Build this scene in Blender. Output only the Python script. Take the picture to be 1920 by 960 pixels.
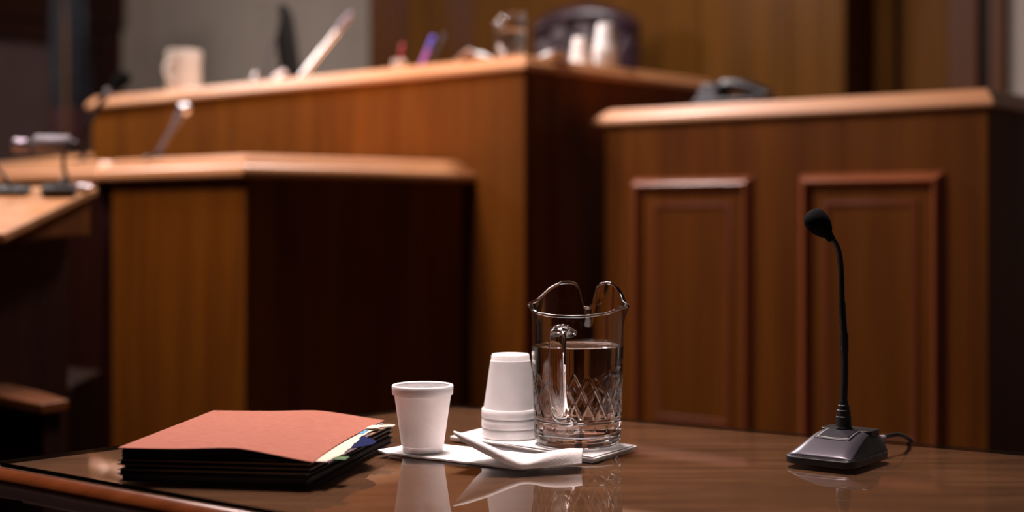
import bpy, math, random
from mathutils import Vector, Matrix
random.seed(7)
S = bpy.context.scene
for o in list(bpy.data.objects): bpy.data.objects.remove(o, do_unlink=True)
C = S.collection
PI = math.pi

# ------------------------------------------------------------------ camera
F = 2667.0; YH = 410.0; EYE = 1.04; TABLE = 0.74
cam = bpy.data.cameras.new('camera'); camo = bpy.data.objects.new('camera', cam); C.objects.link(camo)
camo.location = (0, 0, EYE); camo.rotation_euler = (PI/2, 0, 0)
cam.sensor_width = 36; cam.lens = 50.0; cam.shift_y = -(480-YH)/1920.0
cam.clip_start = 0.05; cam.clip_end = 60
cam.dof.use_dof = True; cam.dof.focus_distance = 1.80; cam.dof.aperture_fstop = 2.05
S.camera = camo
# ------------------------------------------------------------------ world, lights, exposure
w = bpy.data.worlds.new('world'); S.world = w; w.use_nodes = True
w.node_tree.nodes['Background'].inputs[0].default_value = (0.9, 0.75, 0.65, 1)
w.node_tree.nodes['Background'].inputs[1].default_value = 0.002
S.view_settings.view_transform = 'Standard'; S.view_settings.look = 'None'
S.view_settings.gamma = 1; S.view_settings.use_curve_mapping = False
S.view_settings.exposure = 0.0
K = .75                                     # the courtroom furniture is laid out full size, then brought to this scale of distance and size
ZF = EYE-EYE/K                              # floor level in that layout
def shrink(p): e = Vector((0, 0, EYE)); return e+(Vector(p)-e)*K
def area(name, loc, target, sx, sy, power, col=(1, .86, .80), spread=PI, k=False):
    if k: loc = shrink(loc); target = shrink(target); sx *= K; sy *= K; power *= K*K
    l = bpy.data.lights.new(name, 'AREA'); l.shape = 'RECTANGLE'; l.size = sx; l.size_y = sy
    l.energy = power; l.color = col; l.spread = spread
    o = bpy.data.objects.new(name, l); C.objects.link(o); o.location = loc
    o.rotation_euler = (Vector(target)-Vector(loc)).to_track_quat('-Z', 'Y').to_euler()
    return o
LWARM = (1, .80, .76)
area('unseen_overhead_lamp', (-2.3, 4.35, 3.45), (-1.6, 4.9, 0), 1.0, 0.5, 66, LWARM, k=True)
area('unseen_overhead_lamp', (-1.45, 4.95, 3.45), (0.6, 5.0, 0.6), 0.8, 0.4, 43, LWARM, k=True)  # added, out of view: brightens the right-hand counter and its moulding
area('unseen_overhead_lamp', (-0.1, 2.1, 3.45), (-0.05, 2.0, 0), 0.7, 0.7, 23, LWARM, math.radians(62))
area('unseen_overhead_lamp', (-3.4, 7.6, 3.45), (-2.4, 8.2, 1.6), 1.0, 0.5, 74, (1, .9, .85), k=True)  # added copy, out of view: keeps the mug and chrome microphone bright
area('unseen_overhead_lamp', (-3.4, 7.9, 3.45), (-2.4, 8.9, 1.6), 1.0, 0.5, 46, (1, .9, .85))
area('unseen_overhead_lamp', (-0.25, 6.45, 3.45), (-0.1, 6.4, 1), 0.4, 0.4, 82, (1, .9, .88), k=True)  # added, out of view: highlights on the second pitcher and bench cups
area('unseen_overhead_lamp', (0.2, 6.3, 3.45), (0.6, 7.2, 1), 0.6, 0.4, 32, (1, .9, .88))

# ------------------------------------------------------------------ helpers
def P(px, py, d): return Vector(((px-960)/F*d, d, EYE+(YH-py)/F*d))
def onplane(px, py, z):
    d = (z-EYE)*F/(YH-py); return P(px, py, d)
class MB:
    def __init__(s): s.v = []; s.f = []; s.m = []
    def add(s, vs, fs, m=0):
        n = len(s.v); s.v += [Vector(q) for q in vs]
        for f in fs: s.f.append([n+i for i in f]); s.m.append(m)
        return s
    def box(s, c, sz, rz=0, m=0):
        M = Matrix.Rotation(rz, 3, 'Z'); c = Vector(c)
        vs = [c+M@Vector((x*sz[0]/2, y*sz[1]/2, z*sz[2]/2)) for z in (-1, 1) for y in (-1, 1) for x in (-1, 1)]
        return s.add(vs, [(0,2,3,1),(4,5,7,6),(0,1,5,4),(2,6,7,3),(0,4,6,2),(1,3,7,5)], m)
    def hexa(s, b, t, m=0):   # bottom 4 ccw, top 4 ccw
        return s.add(list(b)+list(t), [(3,2,1,0),(4,5,6,7),(0,1,5,4),(1,2,6,5),(2,3,7,6),(3,0,4,7)], m)
    def prism(s, poly, z0, z1, m=0, mt=None, mb=None):
        n = len(poly); vs = [(p[0], p[1], z0) for p in poly]+[(p[0], p[1], z1) for p in poly]
        k = len(s.v); s.add(vs, [(i, (i+1) % n, n+(i+1) % n, n+i) for i in range(n)], m)
        s.f.append([k+i for i in range(n)][::-1]); s.m.append(m if mb is None else mb)
        s.f.append([k+n+i for i in range(n)]); s.m.append(m if mt is None else mt)
        return s
    def lathe(s, prof, n=48, c=(0,0,0), m=0, axis=None):
        vs = []; fs = []; c = Vector(c)
        R = Matrix.Identity(3) if axis is None else Vector((0,0,1)).rotation_difference(Vector(axis)).to_matrix()
        idx = []
        for r, z in prof:
            if r < 1e-6: idx.append([len(vs)]); vs.append(c+R@Vector((0,0,z)))
            else:
                idx.append(list(range(len(vs), len(vs)+n)))
                vs += [c+R@Vector((r*math.cos(2*PI*i/n), r*math.sin(2*PI*i/n), z)) for i in range(n)]
        for a, b in zip(idx[:-1], idx[1:]):
            for i in range(n):
                j = (i+1) % n
                if len(a) == 1 and len(b) == 1: continue
                if len(a) == 1: fs.append((a[0], b[j], b[i]))
                elif len(b) == 1: fs.append((a[i], a[j], b[0]))
                else: fs.append((a[i], a[j], b[j], b[i]))
        return s.add(vs, fs, m)
    def tube(s, pts, rad, n=12, m=0, flat=None, up=None):
        pts = [Vector(p) for p in pts]
        if not hasattr(rad, '__len__'): rad = [rad]*len(pts)
        vs = []; fs = []; prev = None
        for i, p in enumerate(pts):
            t = (pts[min(i+1, len(pts)-1)]-pts[max(i-1, 0)]).normalized()
            if prev is None:
                u = Vector(up) if up is not None else (Vector((0,0,1)) if abs(t.z) < .9 else Vector((1,0,0)))
            else: u = prev
            u = (u-t*u.dot(t)).normalized(); prev = u; v = t.cross(u)
            fu = 1 if flat is None else flat
            for k in range(n):
                a = 2*PI*k/n; vs.append(p+u*math.cos(a)*rad[i]+v*math.sin(a)*rad[i]*fu)
        for i in range(len(pts)-1):
            for k in range(n):
                fs.append((i*n+k, i*n+(k+1) % n, (i+1)*n+(k+1) % n, (i+1)*n+k))
        fs.append(list(range(n))[::-1]); fs.append([(len(pts)-1)*n+k for k in range(n)])
        return s.add(vs, fs, m)
    def grid(s, fn, nu, nv, m=0, closed=False):
        vs = [fn(i/nu, j/nv) for j in range(nv+1) for i in range(nu+1)]
        return s.add(vs, [(j*(nu+1)+i, j*(nu+1)+i+1, (j+1)*(nu+1)+i+1, (j+1)*(nu+1)+i) for j in range(nv) for i in range(nu)], m)
    def sweep(s, path, prof, z, m=0, closed=False):
        # path: plan points, outward = to the right of travel; prof: closed list of (out, dz)
        n = len(path); P2 = [Vector((p[0], p[1])) for p in path]; k = len(prof); vs = []; fs = []
        for i in range(n):
            ds = []
            if i > 0 or closed: ds.append((P2[i]-P2[i-1]).normalized())
            if i < n-1 or closed: ds.append((P2[(i+1) % n]-P2[i]).normalized())
            ns = [Vector((d.y, -d.x)) for d in ds]
            nn = sum(ns, Vector((0, 0))).normalized(); sc = 1/max(.3, nn.dot(ns[0]))
            for o, dz in prof: q = P2[i]+nn*o*sc; vs.append((q.x, q.y, z+dz))
        for i in range(n if closed else n-1):
            a = i*k; b = ((i+1) % n)*k
            for j in range(k): fs.append((a+j, b+j, b+(j+1) % k, a+(j+1) % k))
        if not closed:
            fs.append(list(range(k))); fs.append([(n-1)*k+j for j in range(k)][::-1])
        return s.add(vs, fs, m)
def obj(name, mb, mats, parent=None, smooth=None, bevel=0, world=False, kind=None, label=None, weld=False, segs=2):
    me = bpy.data.meshes.new(name)
    off = Vector(parent.location) if (world and parent is not None) else Vector((0,0,0))
    if world and parent is not None and parent.parent is not None: off = Vector(parent.parent.location)
    me.from_pydata([tuple(q-off) for q in mb.v], [], mb.f)
    if not isinstance(mats, (list, tuple)): mats = [mats]
    for m in mats: me.materials.append(m)
    me.polygons.foreach_set('material_index', mb.m)
    import bmesh
    bm = bmesh.new(); bm.from_mesh(me)
    bmesh.ops.remove_doubles(bm, verts=bm.verts, dist=1e-6)
    bmesh.ops.recalc_face_normals(bm, faces=bm.faces); bm.to_mesh(me); bm.free()
    if smooth is not None:
        me.polygons.foreach_set('use_smooth', [True]*len(me.polygons))
        me.set_sharp_from_angle(angle=math.radians(smooth))
    o = bpy.data.objects.new(name, me); C.objects.link(o)
    if parent is not None: o.parent = parent
    if bevel:
        b = o.modifiers.new('bevel', 'BEVEL'); b.width = bevel; b.segments = segs; b.limit_method = 'ANGLE'; b.angle_limit = math.radians(40)
        me.polygons.foreach_set('use_smooth', [True]*len(me.polygons)); me.set_sharp_from_angle(angle=math.radians(50))
    if kind: o['kind'] = kind
    if label: o['label'] = label
    return o
def thing(name, label, cat, loc=(0,0,0), rz=0, group=None):
    o = bpy.data.objects.new(name, None); C.objects.link(o); o.empty_display_size = .05
    o.location = loc; o.rotation_euler = (0, 0, rz); o['label'] = label; o['category'] = cat
    if group: o['group'] = group
    return o
def tag(o, label, cat, group=None):
    o['label'] = label; o['category'] = cat
    if group: o['group'] = group
    return o
def dup(root, loc, rz, label, group=None):
    r = root.copy(); C.objects.link(r); r.location = loc; r.rotation_euler = (0, 0, rz); r['label'] = label
    if group: r['group'] = group
    for ch in list(root.children):
        c = ch.copy(); C.objects.link(c); c.parent = r
        for g in list(ch.children):
            d = g.copy(); C.objects.link(d); d.parent = c
    return r
def spline(pts, n=8):
    pts = [Vector(p) for p in pts]; out = []
    for i in range(len(pts)-1):
        p0 = pts[max(i-1, 0)]; p1 = pts[i]; p2 = pts[i+1]; p3 = pts[min(i+2, len(pts)-1)]
        for k in range(n):
            t = k/n
            out.append(.5*((2*p1)+(p2-p0)*t+(2*p0-5*p1+4*p2-p3)*t*t+(3*p1-p0-3*p2+p3)*t**3))
    out.append(pts[-1]); return out

# ------------------------------------------------------------------ materials
def mat(name, col, rough=.5, metal=0, spec=.5, coat=0, coat_r=.1, **kw):
    m = bpy.data.materials.new(name); m.use_nodes = True
    b = m.node_tree.nodes['Principled BSDF']; b.inputs['Base Color'].default_value = (*col, 1)
    b.inputs['Roughness'].default_value = rough; b.inputs['Metallic'].default_value = metal
    b.inputs['Specular IOR Level'].default_value = spec
    b.inputs['Coat Weight'].default_value = coat; b.inputs['Coat Roughness'].default_value = coat_r
    for k, v in kw.items(): b.inputs[k.replace('_', ' ')].default_value = v
    return m
def textured(name, c1, c2, scale, mapscale=(1,1,1), rough=.5, bump=0, detail=4, rot=(0,0,0), coat=0, coat_r=.1, c3=None, spec=.5, bscale=None, **kw):
    m = mat(name, c1, rough, coat=coat, coat_r=coat_r, spec=spec, **kw); nt = m.node_tree; N = nt.nodes; L = nt.links
    b = N['Principled BSDF']; tc = N.new('ShaderNodeTexCoord'); mp = N.new('ShaderNodeMapping')
    mp.inputs['Scale'].default_value = mapscale; mp.inputs['Rotation'].default_value = rot
    L.new(tc.outputs['Object'], mp.inputs['Vector'])
    n = N.new('ShaderNodeTexNoise'); n.inputs['Scale'].default_value = scale; n.inputs['Detail'].default_value = detail
    n.inputs['Distortion'].default_value = .4
    L.new(mp.outputs[0], n.inputs['Vector'])
    r = N.new('ShaderNodeValToRGB'); L.new(n.outputs['Fac'], r.inputs[0])
    r.color_ramp.elements[0].position = .32; r.color_ramp.elements[0].color = (*c1, 1)
    r.color_ramp.elements[1].position = .68; r.color_ramp.elements[1].color = (*c2, 1)
    if c3: e = r.color_ramp.elements.new(.5); e.color = (*c3, 1)
    L.new(r.outputs[0], b.inputs['Base Color'])
    if bump:
        n2 = N.new('ShaderNodeTexNoise'); n2.inputs['Scale'].default_value = bscale or scale*4; n2.inputs['Detail'].default_value = 3
        L.new(mp.outputs[0], n2.inputs['Vector'])
        bp = N.new('ShaderNodeBump'); bp.inputs['Strength'].default_value = bump; bp.inputs['Distance'].default_value = .002
        L.new(n2.outputs['Fac'], bp.inputs['Height']); L.new(bp.outputs[0], b.inputs['Normal'])
    return m
def wood(name, a, b, c=None, rough=.5, coat=.03, sc=1.0, rot=(0,0,0), ms=(7,7,.5), spec=.22, coat_r=.25):
    return textured(name, a, b, 1.6*sc, ms, rough, bump=.06, detail=5, rot=rot, coat=coat, coat_r=coat_r, c3=c, spec=spec)
M_bench = wood('bench_veneer', (.135,.037,.002), (.225,.070,.004), (.18,.053,.003), rough=.6, spec=.15)
M_bench2 = wood('bench_veneer_right', (.13,.036,.003), (.21,.066,.005), (.17,.050,.004), rough=.6, spec=.15)
M_mould = wood('moulding_wood', (.62,.26,.10), (.76,.36,.155), rough=.40, coat=.32, ms=(1.2,1.2,14), coat_r=.30, spec=.5)  # paler wood, with part of the overhead highlight put into its colour
M_pmould = wood('panel_moulding_wood', (.34,.095,.030), (.42,.125,.042), rough=.34, coat=.45, coat_r=.25, spec=.5)
M_pfield = wood('panel_field_wood', (.15,.036,.008), (.21,.055,.013), rough=.5, spec=.3)
M_gold = wood('golden_panel_veneer', (.095,.033,.002), (.140,.050,.003), (.118,.042,.0025), rough=.65, spec=.12)
M_red = wood('reddish_panel_veneer', (.080,.022,.003), (.125,.036,.005), (.10,.028,.004))
M_darkw = wood('dark_wood', (.020,.004,.002), (.036,.008,.003))
M_blackw = wood('near_black_wood', (.012,.005,.003), (.022,.008,.005), rough=.8, spec=.08)
M_wall = textured('beige_plaster', (.42,.35,.30), (.46,.385,.33), 6, rough=.9, bump=.1)
M_doorp = textured('dim_door_panel', (.10,.055,.05), (.12,.068,.062), 3, rough=.7)
M_floor = textured('carpet', (.03,.018,.015), (.05,.028,.024), 60, rough=.95, bump=.3)
M_ceil = textured('ceiling_plaster', (.22,.19,.17), (.26,.22,.20), 8, rough=.95)
M_table = textured('table_wood', (.082,.036,.017), (.155,.070,.034), 1.6, (3,26,3), .4, bump=.02, detail=6, rot=(0,0,math.radians(34)), c3=(.115,.051,.024), spec=.3)
M_tedge = textured('table_edge_wood', (.11,.026,.006), (.17,.045,.012), 3, (2,12,2), .28, rot=(0,0,math.radians(36)), coat=.35, coat_r=.14, spec=.25)
M_green = mat('glass_edge', (.012,.016,.014), .12, spec=.6)
M_foam = textured('white_foam', (.82,.80,.80), (.88,.86,.86), 40, rough=.55, bump=.12, bscale=500, spec=.25)
def sss(m, wgt, rad, sc):
    b = m.node_tree.nodes['Principled BSDF']; b.inputs['Subsurface Weight'].default_value = wgt
    b.inputs['Subsurface Radius'].default_value = rad; b.inputs['Subsurface Scale'].default_value = sc
sss(M_foam, .3, (1,.85,.8), .005)
M_paper = textured('napkin_paper', (.86,.84,.83), (.92,.90,.89), 60, rough=.85, bump=.25, bscale=400, spec=.15)
M_kraft = textured('napkin_underside', (.86,.84,.83), (.9,.88,.87), 60, rough=.9)
M_salmon = textured('salmon_card', (.262,.098,.068), (.295,.113,.078), 90, rough=.85, bump=.15, bscale=700, spec=.08)
M_dfold = textured('shaded_folder_card', (.016,.009,.010), (.026,.014,.014), 30, rough=.7, spec=.25)  # brown card taken darker, the shade on the stack's front put into it
M_kfold = textured('worn_folder_edge', (.16,.09,.05), (.22,.13,.08), 30, rough=.8)
M_sheet = textured('cream_sheet', (.52,.42,.32), (.58,.48,.38), 20, rough=.8)
M_mauve = textured('mauve_sheet', (.10,.07,.085), (.14,.10,.11), 20, rough=.9, spec=.1)
M_blue = mat('blue_tab', (.05,.33,.62), .35)
M_navy = mat('navy_card', (.003,.008,.05), .8, spec=.05)
M_grn = mat('green_tab', (.02,.09,.012), .7)
M_black = mat('black_plastic', (.006,.006,.007), .38)
M_foamb = textured('black_foam', (.002,.002,.002), (.004,.004,.004), 200, rough=.95, bump=.4, spec=.1)
M_grey = mat('graphite_plastic', (.075,.068,.085), .30, metal=.35)
M_win = textured('button_window', (.008,.007,.011), (.014,.012,.018), 300, rough=.6, spec=.15)
M_outl = mat('pale_outline', (.25,.24,.25), .5)
M_chrome = mat('chrome', (.95,.94,.97), .30, metal=1)
M_silver = mat('silver_grey_metal', (.22,.20,.23), .5, metal=.2)
M_polished = mat('polished_metal', (.97,.96,.98), .17, metal=1)
M_steel = mat('mic_mesh', (.30,.26,.32), .35, metal=.8)
M_cream = textured('cream_ceramic', (.68,.60,.52), (.72,.64,.56), 10, rough=.35)
M_leather = textured('burgundy_leather', (.032,.014,.021), (.052,.024,.034), 14, rough=.30, bump=.2, coat=.25)
M_phone = textured('charcoal_plastic', (.05,.045,.06), (.065,.055,.075), 20, rough=.4)
M_polew = mat('gold_brown_pole', (.12,.042,.006), .45)
M_brass = mat('brass', (.5,.32,.1), .3, metal=1)
M_red1 = mat('red_plastic', (.42,.02,.03), .35)
M_pur = mat('purple_plastic', (.45,.10,.60), .3)
M_blu1 = mat('blue_plastic', (.12,.10,.55), .3)
M_screen = mat('monitor_shell', (.003,.003,.003), .7, spec=.2)
M_lect = wood('lectern_wood', (.50,.22,.085), (.64,.31,.13), rough=.45, ms=(1,9,1))
# clear glass and water
def glassm(name, ior, col=(1,1,1), rough=0):
    m = mat(name, col, rough); b = m.node_tree.nodes['Principled BSDF']
    b.inputs['Transmission Weight'].default_value = 1; b.inputs['IOR'].default_value = ior; return m
M_glass = glassm('clear_glass', 1.48, (.985,.985,.99))
M_water = glassm('water', 1.33)
m = bpy.data.materials.new('table_glass'); m.use_nodes = True; nt = m.node_tree; nt.nodes.clear()
out = nt.nodes.new('ShaderNodeOutputMaterial'); mx = nt.nodes.new('ShaderNodeMixShader'); fr = nt.nodes.new('ShaderNodeFresnel')
fr.inputs[0].default_value = 1.48; tr = nt.nodes.new('ShaderNodeBsdfTransparent'); tr.inputs[0].default_value = (.93,.95,.93,1)
gl = nt.nodes.new('ShaderNodeBsdfGlossy'); gl.inputs['Roughness'].default_value = .015
nt.links.new(fr.outputs[0], mx.inputs[0]); nt.links.new(tr.outputs[0], mx.inputs[1]); nt.links.new(gl.outputs[0], mx.inputs[2]); nt.links.new(mx.outputs[0], out.inputs[0])
M_tglass = m
m = bpy.data.materials.new('table_glass_underside'); m.use_nodes = True; nt = m.node_tree; nt.nodes.clear()
out = nt.nodes.new('ShaderNodeOutputMaterial'); tr = nt.nodes.new('ShaderNodeBsdfTransparent'); tr.inputs[0].default_value = (.97,.98,.97,1)
nt.links.new(tr.outputs[0], out.inputs[0]); M_tglass2 = m

# ------------------------------------------------------------------ room shell
U = Vector((-2.26, 1.97)).normalized()      # along the bench fronts, to the left and away
V = Vector((1.97, 2.26)).normalized()       # into the benches, to the right and away
def V2(x, y): return Vector((x, y))
def hit(origin, direc, px):                 # plan point where the sight line of column px crosses a plan line
    r = (px-960)/F; t = (r*origin.y-origin.x)/(direc.x-r*direc.y); return origin+direc*t
W0 = V2(.5, 8.3)
def wallpt(px, out=0.0): return hit(W0-V*out, U, px)
def struct(name, mb, m, **k): return obj(name, mb, m, kind='structure', **k)
ZC = 3.5
struct('floor', MB().box((0, 5, -.05), (18, 22, .1)), M_floor)
struct('ceiling', MB().box((0, 5, ZC+.05), (18, 22, .1)), M_ceil)
cornerL = wallpt(287); cornerR = W0-U*7.0
def slab(mb, a, b, thick, z0, z1, away, m=0):   # wall slab between plan points, thickness on the side «away»
    q = [a, b, b+away*thick, a+away*thick]
    return mb.prism([(p.x, p.y) for p in q], z0, z1, m)
struct('wall_back', slab(MB(), cornerL+U*.1, cornerR, .15, 0, ZC, V), M_wall)
# left wall with a dark doorway
WL = -V
dA = hit(cornerL, WL, 228); dB = hit(cornerL, WL, 176); dC = dB+WL*1.35; dD = dC+WL*.2; lend = cornerL+WL*13
mb = MB(); slab(mb, cornerL, dA, .15, 0, ZC, U); slab(mb, dA, dD, .15, 2.50, ZC, U); slab(mb, dD, lend, .15, 0, ZC, U)
struct('wall_left', mb, M_wall)
mb = MB(); slab(mb, dA, dB, .22, 0, 2.5, U); slab(mb, dC, dD, .22, 0, 2.5, U); 
mbh = MB(); slab(mb, dB, dC, .22, 2.36, 2.62, U)
slab(mb, dA-U*.03, dD-U*.03, .03, 2.50, 2.95, U)
struct('trim_1', mb, M_darkw)
mb = MB(); slab(mb, dB+U*.08, dC+U*.08, .05, 0, 2.36, U)
struct('door_1', mb, M_doorp)
struct('wall_right', MB().box((5.6, 3, ZC/2), (.15, 18, ZC)), M_wall)
struct('wall_front', MB().box((0, -3.2, ZC/2), (18, .15, ZC)), M_blackw)

# wood panelling behind the judge's bench
def panel(name, px0, px1, out, thick, m, z1=3.4, z0=0.87):
    a = wallpt(px0, out); b = wallpt(px1, out); mb = MB(); slab(mb, a, b, thick, z0, z1, V)
    return struct(name, mb, m, bevel=.004)
OUT = .36
panel('trim_2', 692, 722, OUT, OUT-.003, M_red); panel('trim_3', 723.5, 764, OUT, OUT-.003, M_darkw if False else M_red)
panel('trim_4', 766, 838, OUT, OUT-.003, M_gold); panel('trim_5', 840, 888, OUT, OUT-.003, M_red)
panel('trim_6', 890, 1309, OUT, OUT-.003, M_gold); panel('trim_7', 1311, 1480, OUT, OUT-.003, M_gold)
panel('trim_8', 1481, 1584, OUT, OUT-.003, M_gold)
panel('trim_9', 1640, 1677, .06, .057, M_gold); panel('trim_10', 1690, 1775, .03, .027, M_gold)
panel('trim_11', 1775, 1832, .05, .047, M_red); panel('trim_12', 1856, 1882, .05, .047, M_red)
panel('trim_13', 1600, 1882, .003, .002, M_darkw)  # thin dark backing, the shade of the recesses put into its colour

# ------------------------------------------------------------------ courtroom furniture
SNAP0 = set(bpy.data.objects)
PROF = [(-.046,0),(-.041,-.002),(-.036,-.009),(-.033,-.015),(-.027,-.017),(-.022,-.025),(-.019,-.034),(-.013,-.037),(-.007,-.043),(-.002,-.053),(.0,-.062),(-.002,-.072),(-.008,-.078),(-.30,-.078),(-.30,0)]
def scaled(prof, k): return [(o*k if o > -.2 else -.16, z*k) for o, z in prof]
def inset(poly, w):
    n = len(poly); out = []
    P2 = [Vector(p) for p in poly]
    for i in range(n):
        d1 = (P2[i]-P2[i-1]).normalized(); d2 = (P2[(i+1) % n]-P2[i]).normalized()
        n1 = Vector((d1.y, -d1.x)); n2 = Vector((d2.y, -d2.x)); nn = (n1+n2).normalized()
        out.append(P2[i]-nn*w/max(.3, nn.dot(n1)))
    return out
def counter(name, label, cat, poly, ztop, k, m, z0=ZF):
    # poly counter-clockwise in plan = outer line of the moulding
    t = thing(name, label, cat, (poly[0].x, poly[0].y, z0))
    body = inset(poly, .034*k); mb = MB().prism([(p.x, p.y) for p in body], z0, ztop-.07*k)
    obj('body', mb, m, t, world=True, bevel=.003)
    top = MB(); top.sweep([(p.x, p.y) for p in poly], scaled(PROF, k), ztop, closed=True)
    ins = inset(poly, .15); top.prism([(p.x, p.y) for p in ins], ztop-.03*k, ztop-.0004)
    obj('countertop', top, M_mould, t, world=True)
    return t
JT = EYE+.66; J0 = V2(.053, 5.68)             # judge's bench
J1 = hit(J0, U, 160); JR = hit(J0, V, 1345)
jb = counter('judge_bench', 'tall raised wooden judge bench with moulded top, carrying the mug, lamp and cups', 'bench',
        [J0, JR, JR+U*.27, J0+U*.27+V*.60, J1+V*.60, J1], JT, .80, M_bench)
WT = EYE+.2375; S0 = V2(-.975, 5.15)          # witness stand
S1 = hit(S0, U, 184); SR = hit(J0+V*.024, U, 893)
sdir = (SR-S0).normalized()
counter('witness_stand', 'wooden witness stand with bright front and dark right side, in front of the judge bench', 'witness stand',
        [S0, SR, SR+U*.95, S1+sdir*.35, S1], WT, 1.1, M_bench)
RT = EYE+.452; R0 = V2(1.652, 4.884)          # clerk's counter on the right
R1 = hit(J0-U*.02, V, 1100); R1 = R0+(R1-R0)*.995
rdir = (R0-R1).normalized(); rin = Vector((-rdir.y, rdir.x))
cb = counter('panelled_counter', 'wooden counter on the right with two framed panels and moulded top', 'counter',
        [R1, R0, R0+rin*.75, R1+rin*.75+rdir*.72], RT, .85, M_bench2)
# framed panels on its front
def pframe(s0, s1, ztop):
    fo = -rin*(-.0445)     # body face
    L0 = R1+(R0-R1)*0
    a0 = hit(R1, rdir, s0); a1 = hit(R1, rdir, s1); z0 = .12
    def pt(u, z, o): q = a0+(a1-a0)*u+rin*(.029-o); return Vector((q.x, q.y, z))
    wl = (a1-a0).length
    def ring(inset0, prof, mb):
        pts = [(0+inset0/wl, z0+inset0, 1, 1), (1-inset0/wl, z0+inset0, -1, 1), (1-inset0/wl, ztop-inset0, -1, -1), (0+inset0/wl, ztop-inset0, 1, -1)]
        k = len(prof); vs = []
        for u, z, su, sz in pts:
            for i_, o_ in prof: vs.append(pt(u+su*i_/wl, z+sz*i_, o_))
        fs = [(a*k+j, ((a+1) % 4)*k+j, ((a+1) % 4)*k+j+1, a*k+j+1) for a in range(4) for j in range(k-1)]
        mb.add(vs, fs)
        return mb
    fr = ring(0, [(0,-.002),(.002,.004),(.010,.013),(.012,.017),(.023,.029),(.028,.034),(.034,.034),(.040,.022),(.050,.008),(.052,-.002)], MB())
    f = obj('panel_frame', fr, M_pmould, cb, world=True, smooth=35)
    f2 = ring(.098, [(0,-.002),(.004,.006),(.014,.010),(.026,.006),(.034,-.002)], MB())
    obj('panel_field', f2, M_pfield, cb, world=True, smooth=35)
pframe(1178, 1408, 1.205); pframe(1492, 1768, 1.208)
struct('trim_14', MB().prism([tuple(p) for p in inset([J0, J0-U*3.2, J0-U*3.2+V*3, J1+V*2.6, J1], -0)][:0] or
       [tuple(p) for p in (J0+V*.7, J0-U*2.2+V*.9, J0-U*2.2+V*1.9, J1+V*1.9, J1+V*.7)], 0, .87), M_darkw)
# farther side ledge at the left of the judge's bench
q0 = V2(-2.345, 7.90); q1 = V2(-3.75, 9.85); ld = (q1-q0).normalized(); ln = Vector((ld.y, -ld.x))
if ln.dot(Vector((1, 1))) < 0: ln = -ln
counter('side_ledge', 'distant low wooden ledge running left from the end of the judge bench', 'counter',
        [q0, q0+ln*.2, q1+ln*.2, q1], EYE+.365, .9, M_bench)
# counter that carries the witness stand's moulding on to the left
c0 = S1-U*.02+sdir*.0; c1 = S1+U*1.4
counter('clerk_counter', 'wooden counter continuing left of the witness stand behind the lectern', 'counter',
        [c0+U*.03, c0+U*.03+V*.4, c1+V*.4, c1], WT, 1.1, M_darkw)  # body in dark wood, the shade of this recess put into the colour

# slanted lectern at the left edge
A = P(184, 350, 4.65); B = P(8, 438, 3.95); wd = Vector((-1.1, -.12, 0)); nrm = (A-B).cross(wd).normalized()
if nrm.z < 0: nrm = -nrm
lt = thing('lectern', 'wooden lectern with slanted light reading board, cut off at left edge', 'lectern', (A.x-.5, 4.3, ZF))
th = nrm*-.028
mb = MB().hexa([B+th, A+th, A+wd+th, B+wd+th], [B, A, A+wd, B+wd])
board = obj('reading_board', mb, M_lect, lt, world=True, bevel=.006)
bz = B.z-.028
e = Vector((-.02, 0, 0))
mb = MB(); a_, b_ = A+e+th*1.02, B+e+th*1.02
def dn(p, z): return Vector((p.x, p.y, z))
b_ = b_+Vector((0,.03,0)); a_ = a_-Vector((0,.02,0))
mb.hexa([dn(b_, .985), dn(a_, .985), dn(a_+wd*.95, .985), dn(b_+wd*.95, .985)], [b_, a_, a_+wd*.95, b_+wd*.95])
obj('apron', mb, M_bench2, lt, world=True, bevel=.004)
mb = MB(); p0 = dn(b_, ZF)+Vector((-.08,.13,0)); p1 = dn(a_, ZF)+Vector((-.06,-.04,0))
mb.hexa([p0, p1, p1+wd*.85, p0+wd*.85], [dn(p, .986) for p in (p0, p1, p1+wd*.85, p0+wd*.85)])
obj('body', mb, M_darkw, lt, world=True, bevel=.004)
mb = MB(); mb.hexa([A+Vector((-.09,-.02,.002)), A+Vector((-.005,-.02,.002)), A+Vector((-.005,.0,.002)), A+Vector((-.09,.0,.002))],
                   [A+Vector((-.09,-.02,.014)), A+Vector((-.005,-.02,.014)), A+Vector((-.005,.0,.014)), A+Vector((-.09,.0,.014))])
obj('paper_stop', mb, M_pmould, lt, world=True, bevel=.003)

# low ledge in front of the lectern and the platform beside the witness stand
st = thing('step_stool', 'low dark wooden step before the lectern at the left edge', 'step', (-1.3, 3.85, ZF))
g0 = Vector((-1.22, 3.69, .56)); g1 = g0+Vector((-.34, .34, 0)); g2 = g0+Vector((.045, .085, 0)); g3 = g0+Vector((-.08, .26, 0)); g4 = g1+Vector((.10,.10,0))
pl = [(q.x, q.y) for q in (g0, g2, g3, g4, g1)]
obj('tread', MB().prism(pl, .53, .56), M_red, st, world=True, bevel=.006)
obj('box', MB().prism([tuple(p) for p in inset([V2(*p) for p in pl], .02)], ZF, .531), M_blackw, st, world=True)
struct('trim_15', MB().prism([(-1.545, 4.95), (-1.585, 5.50), (-3.6, 7.0), (-3.6, 5.2)], ZF, .452), M_blackw, bevel=.006)

SNAP1 = set(bpy.data.objects)
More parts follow.
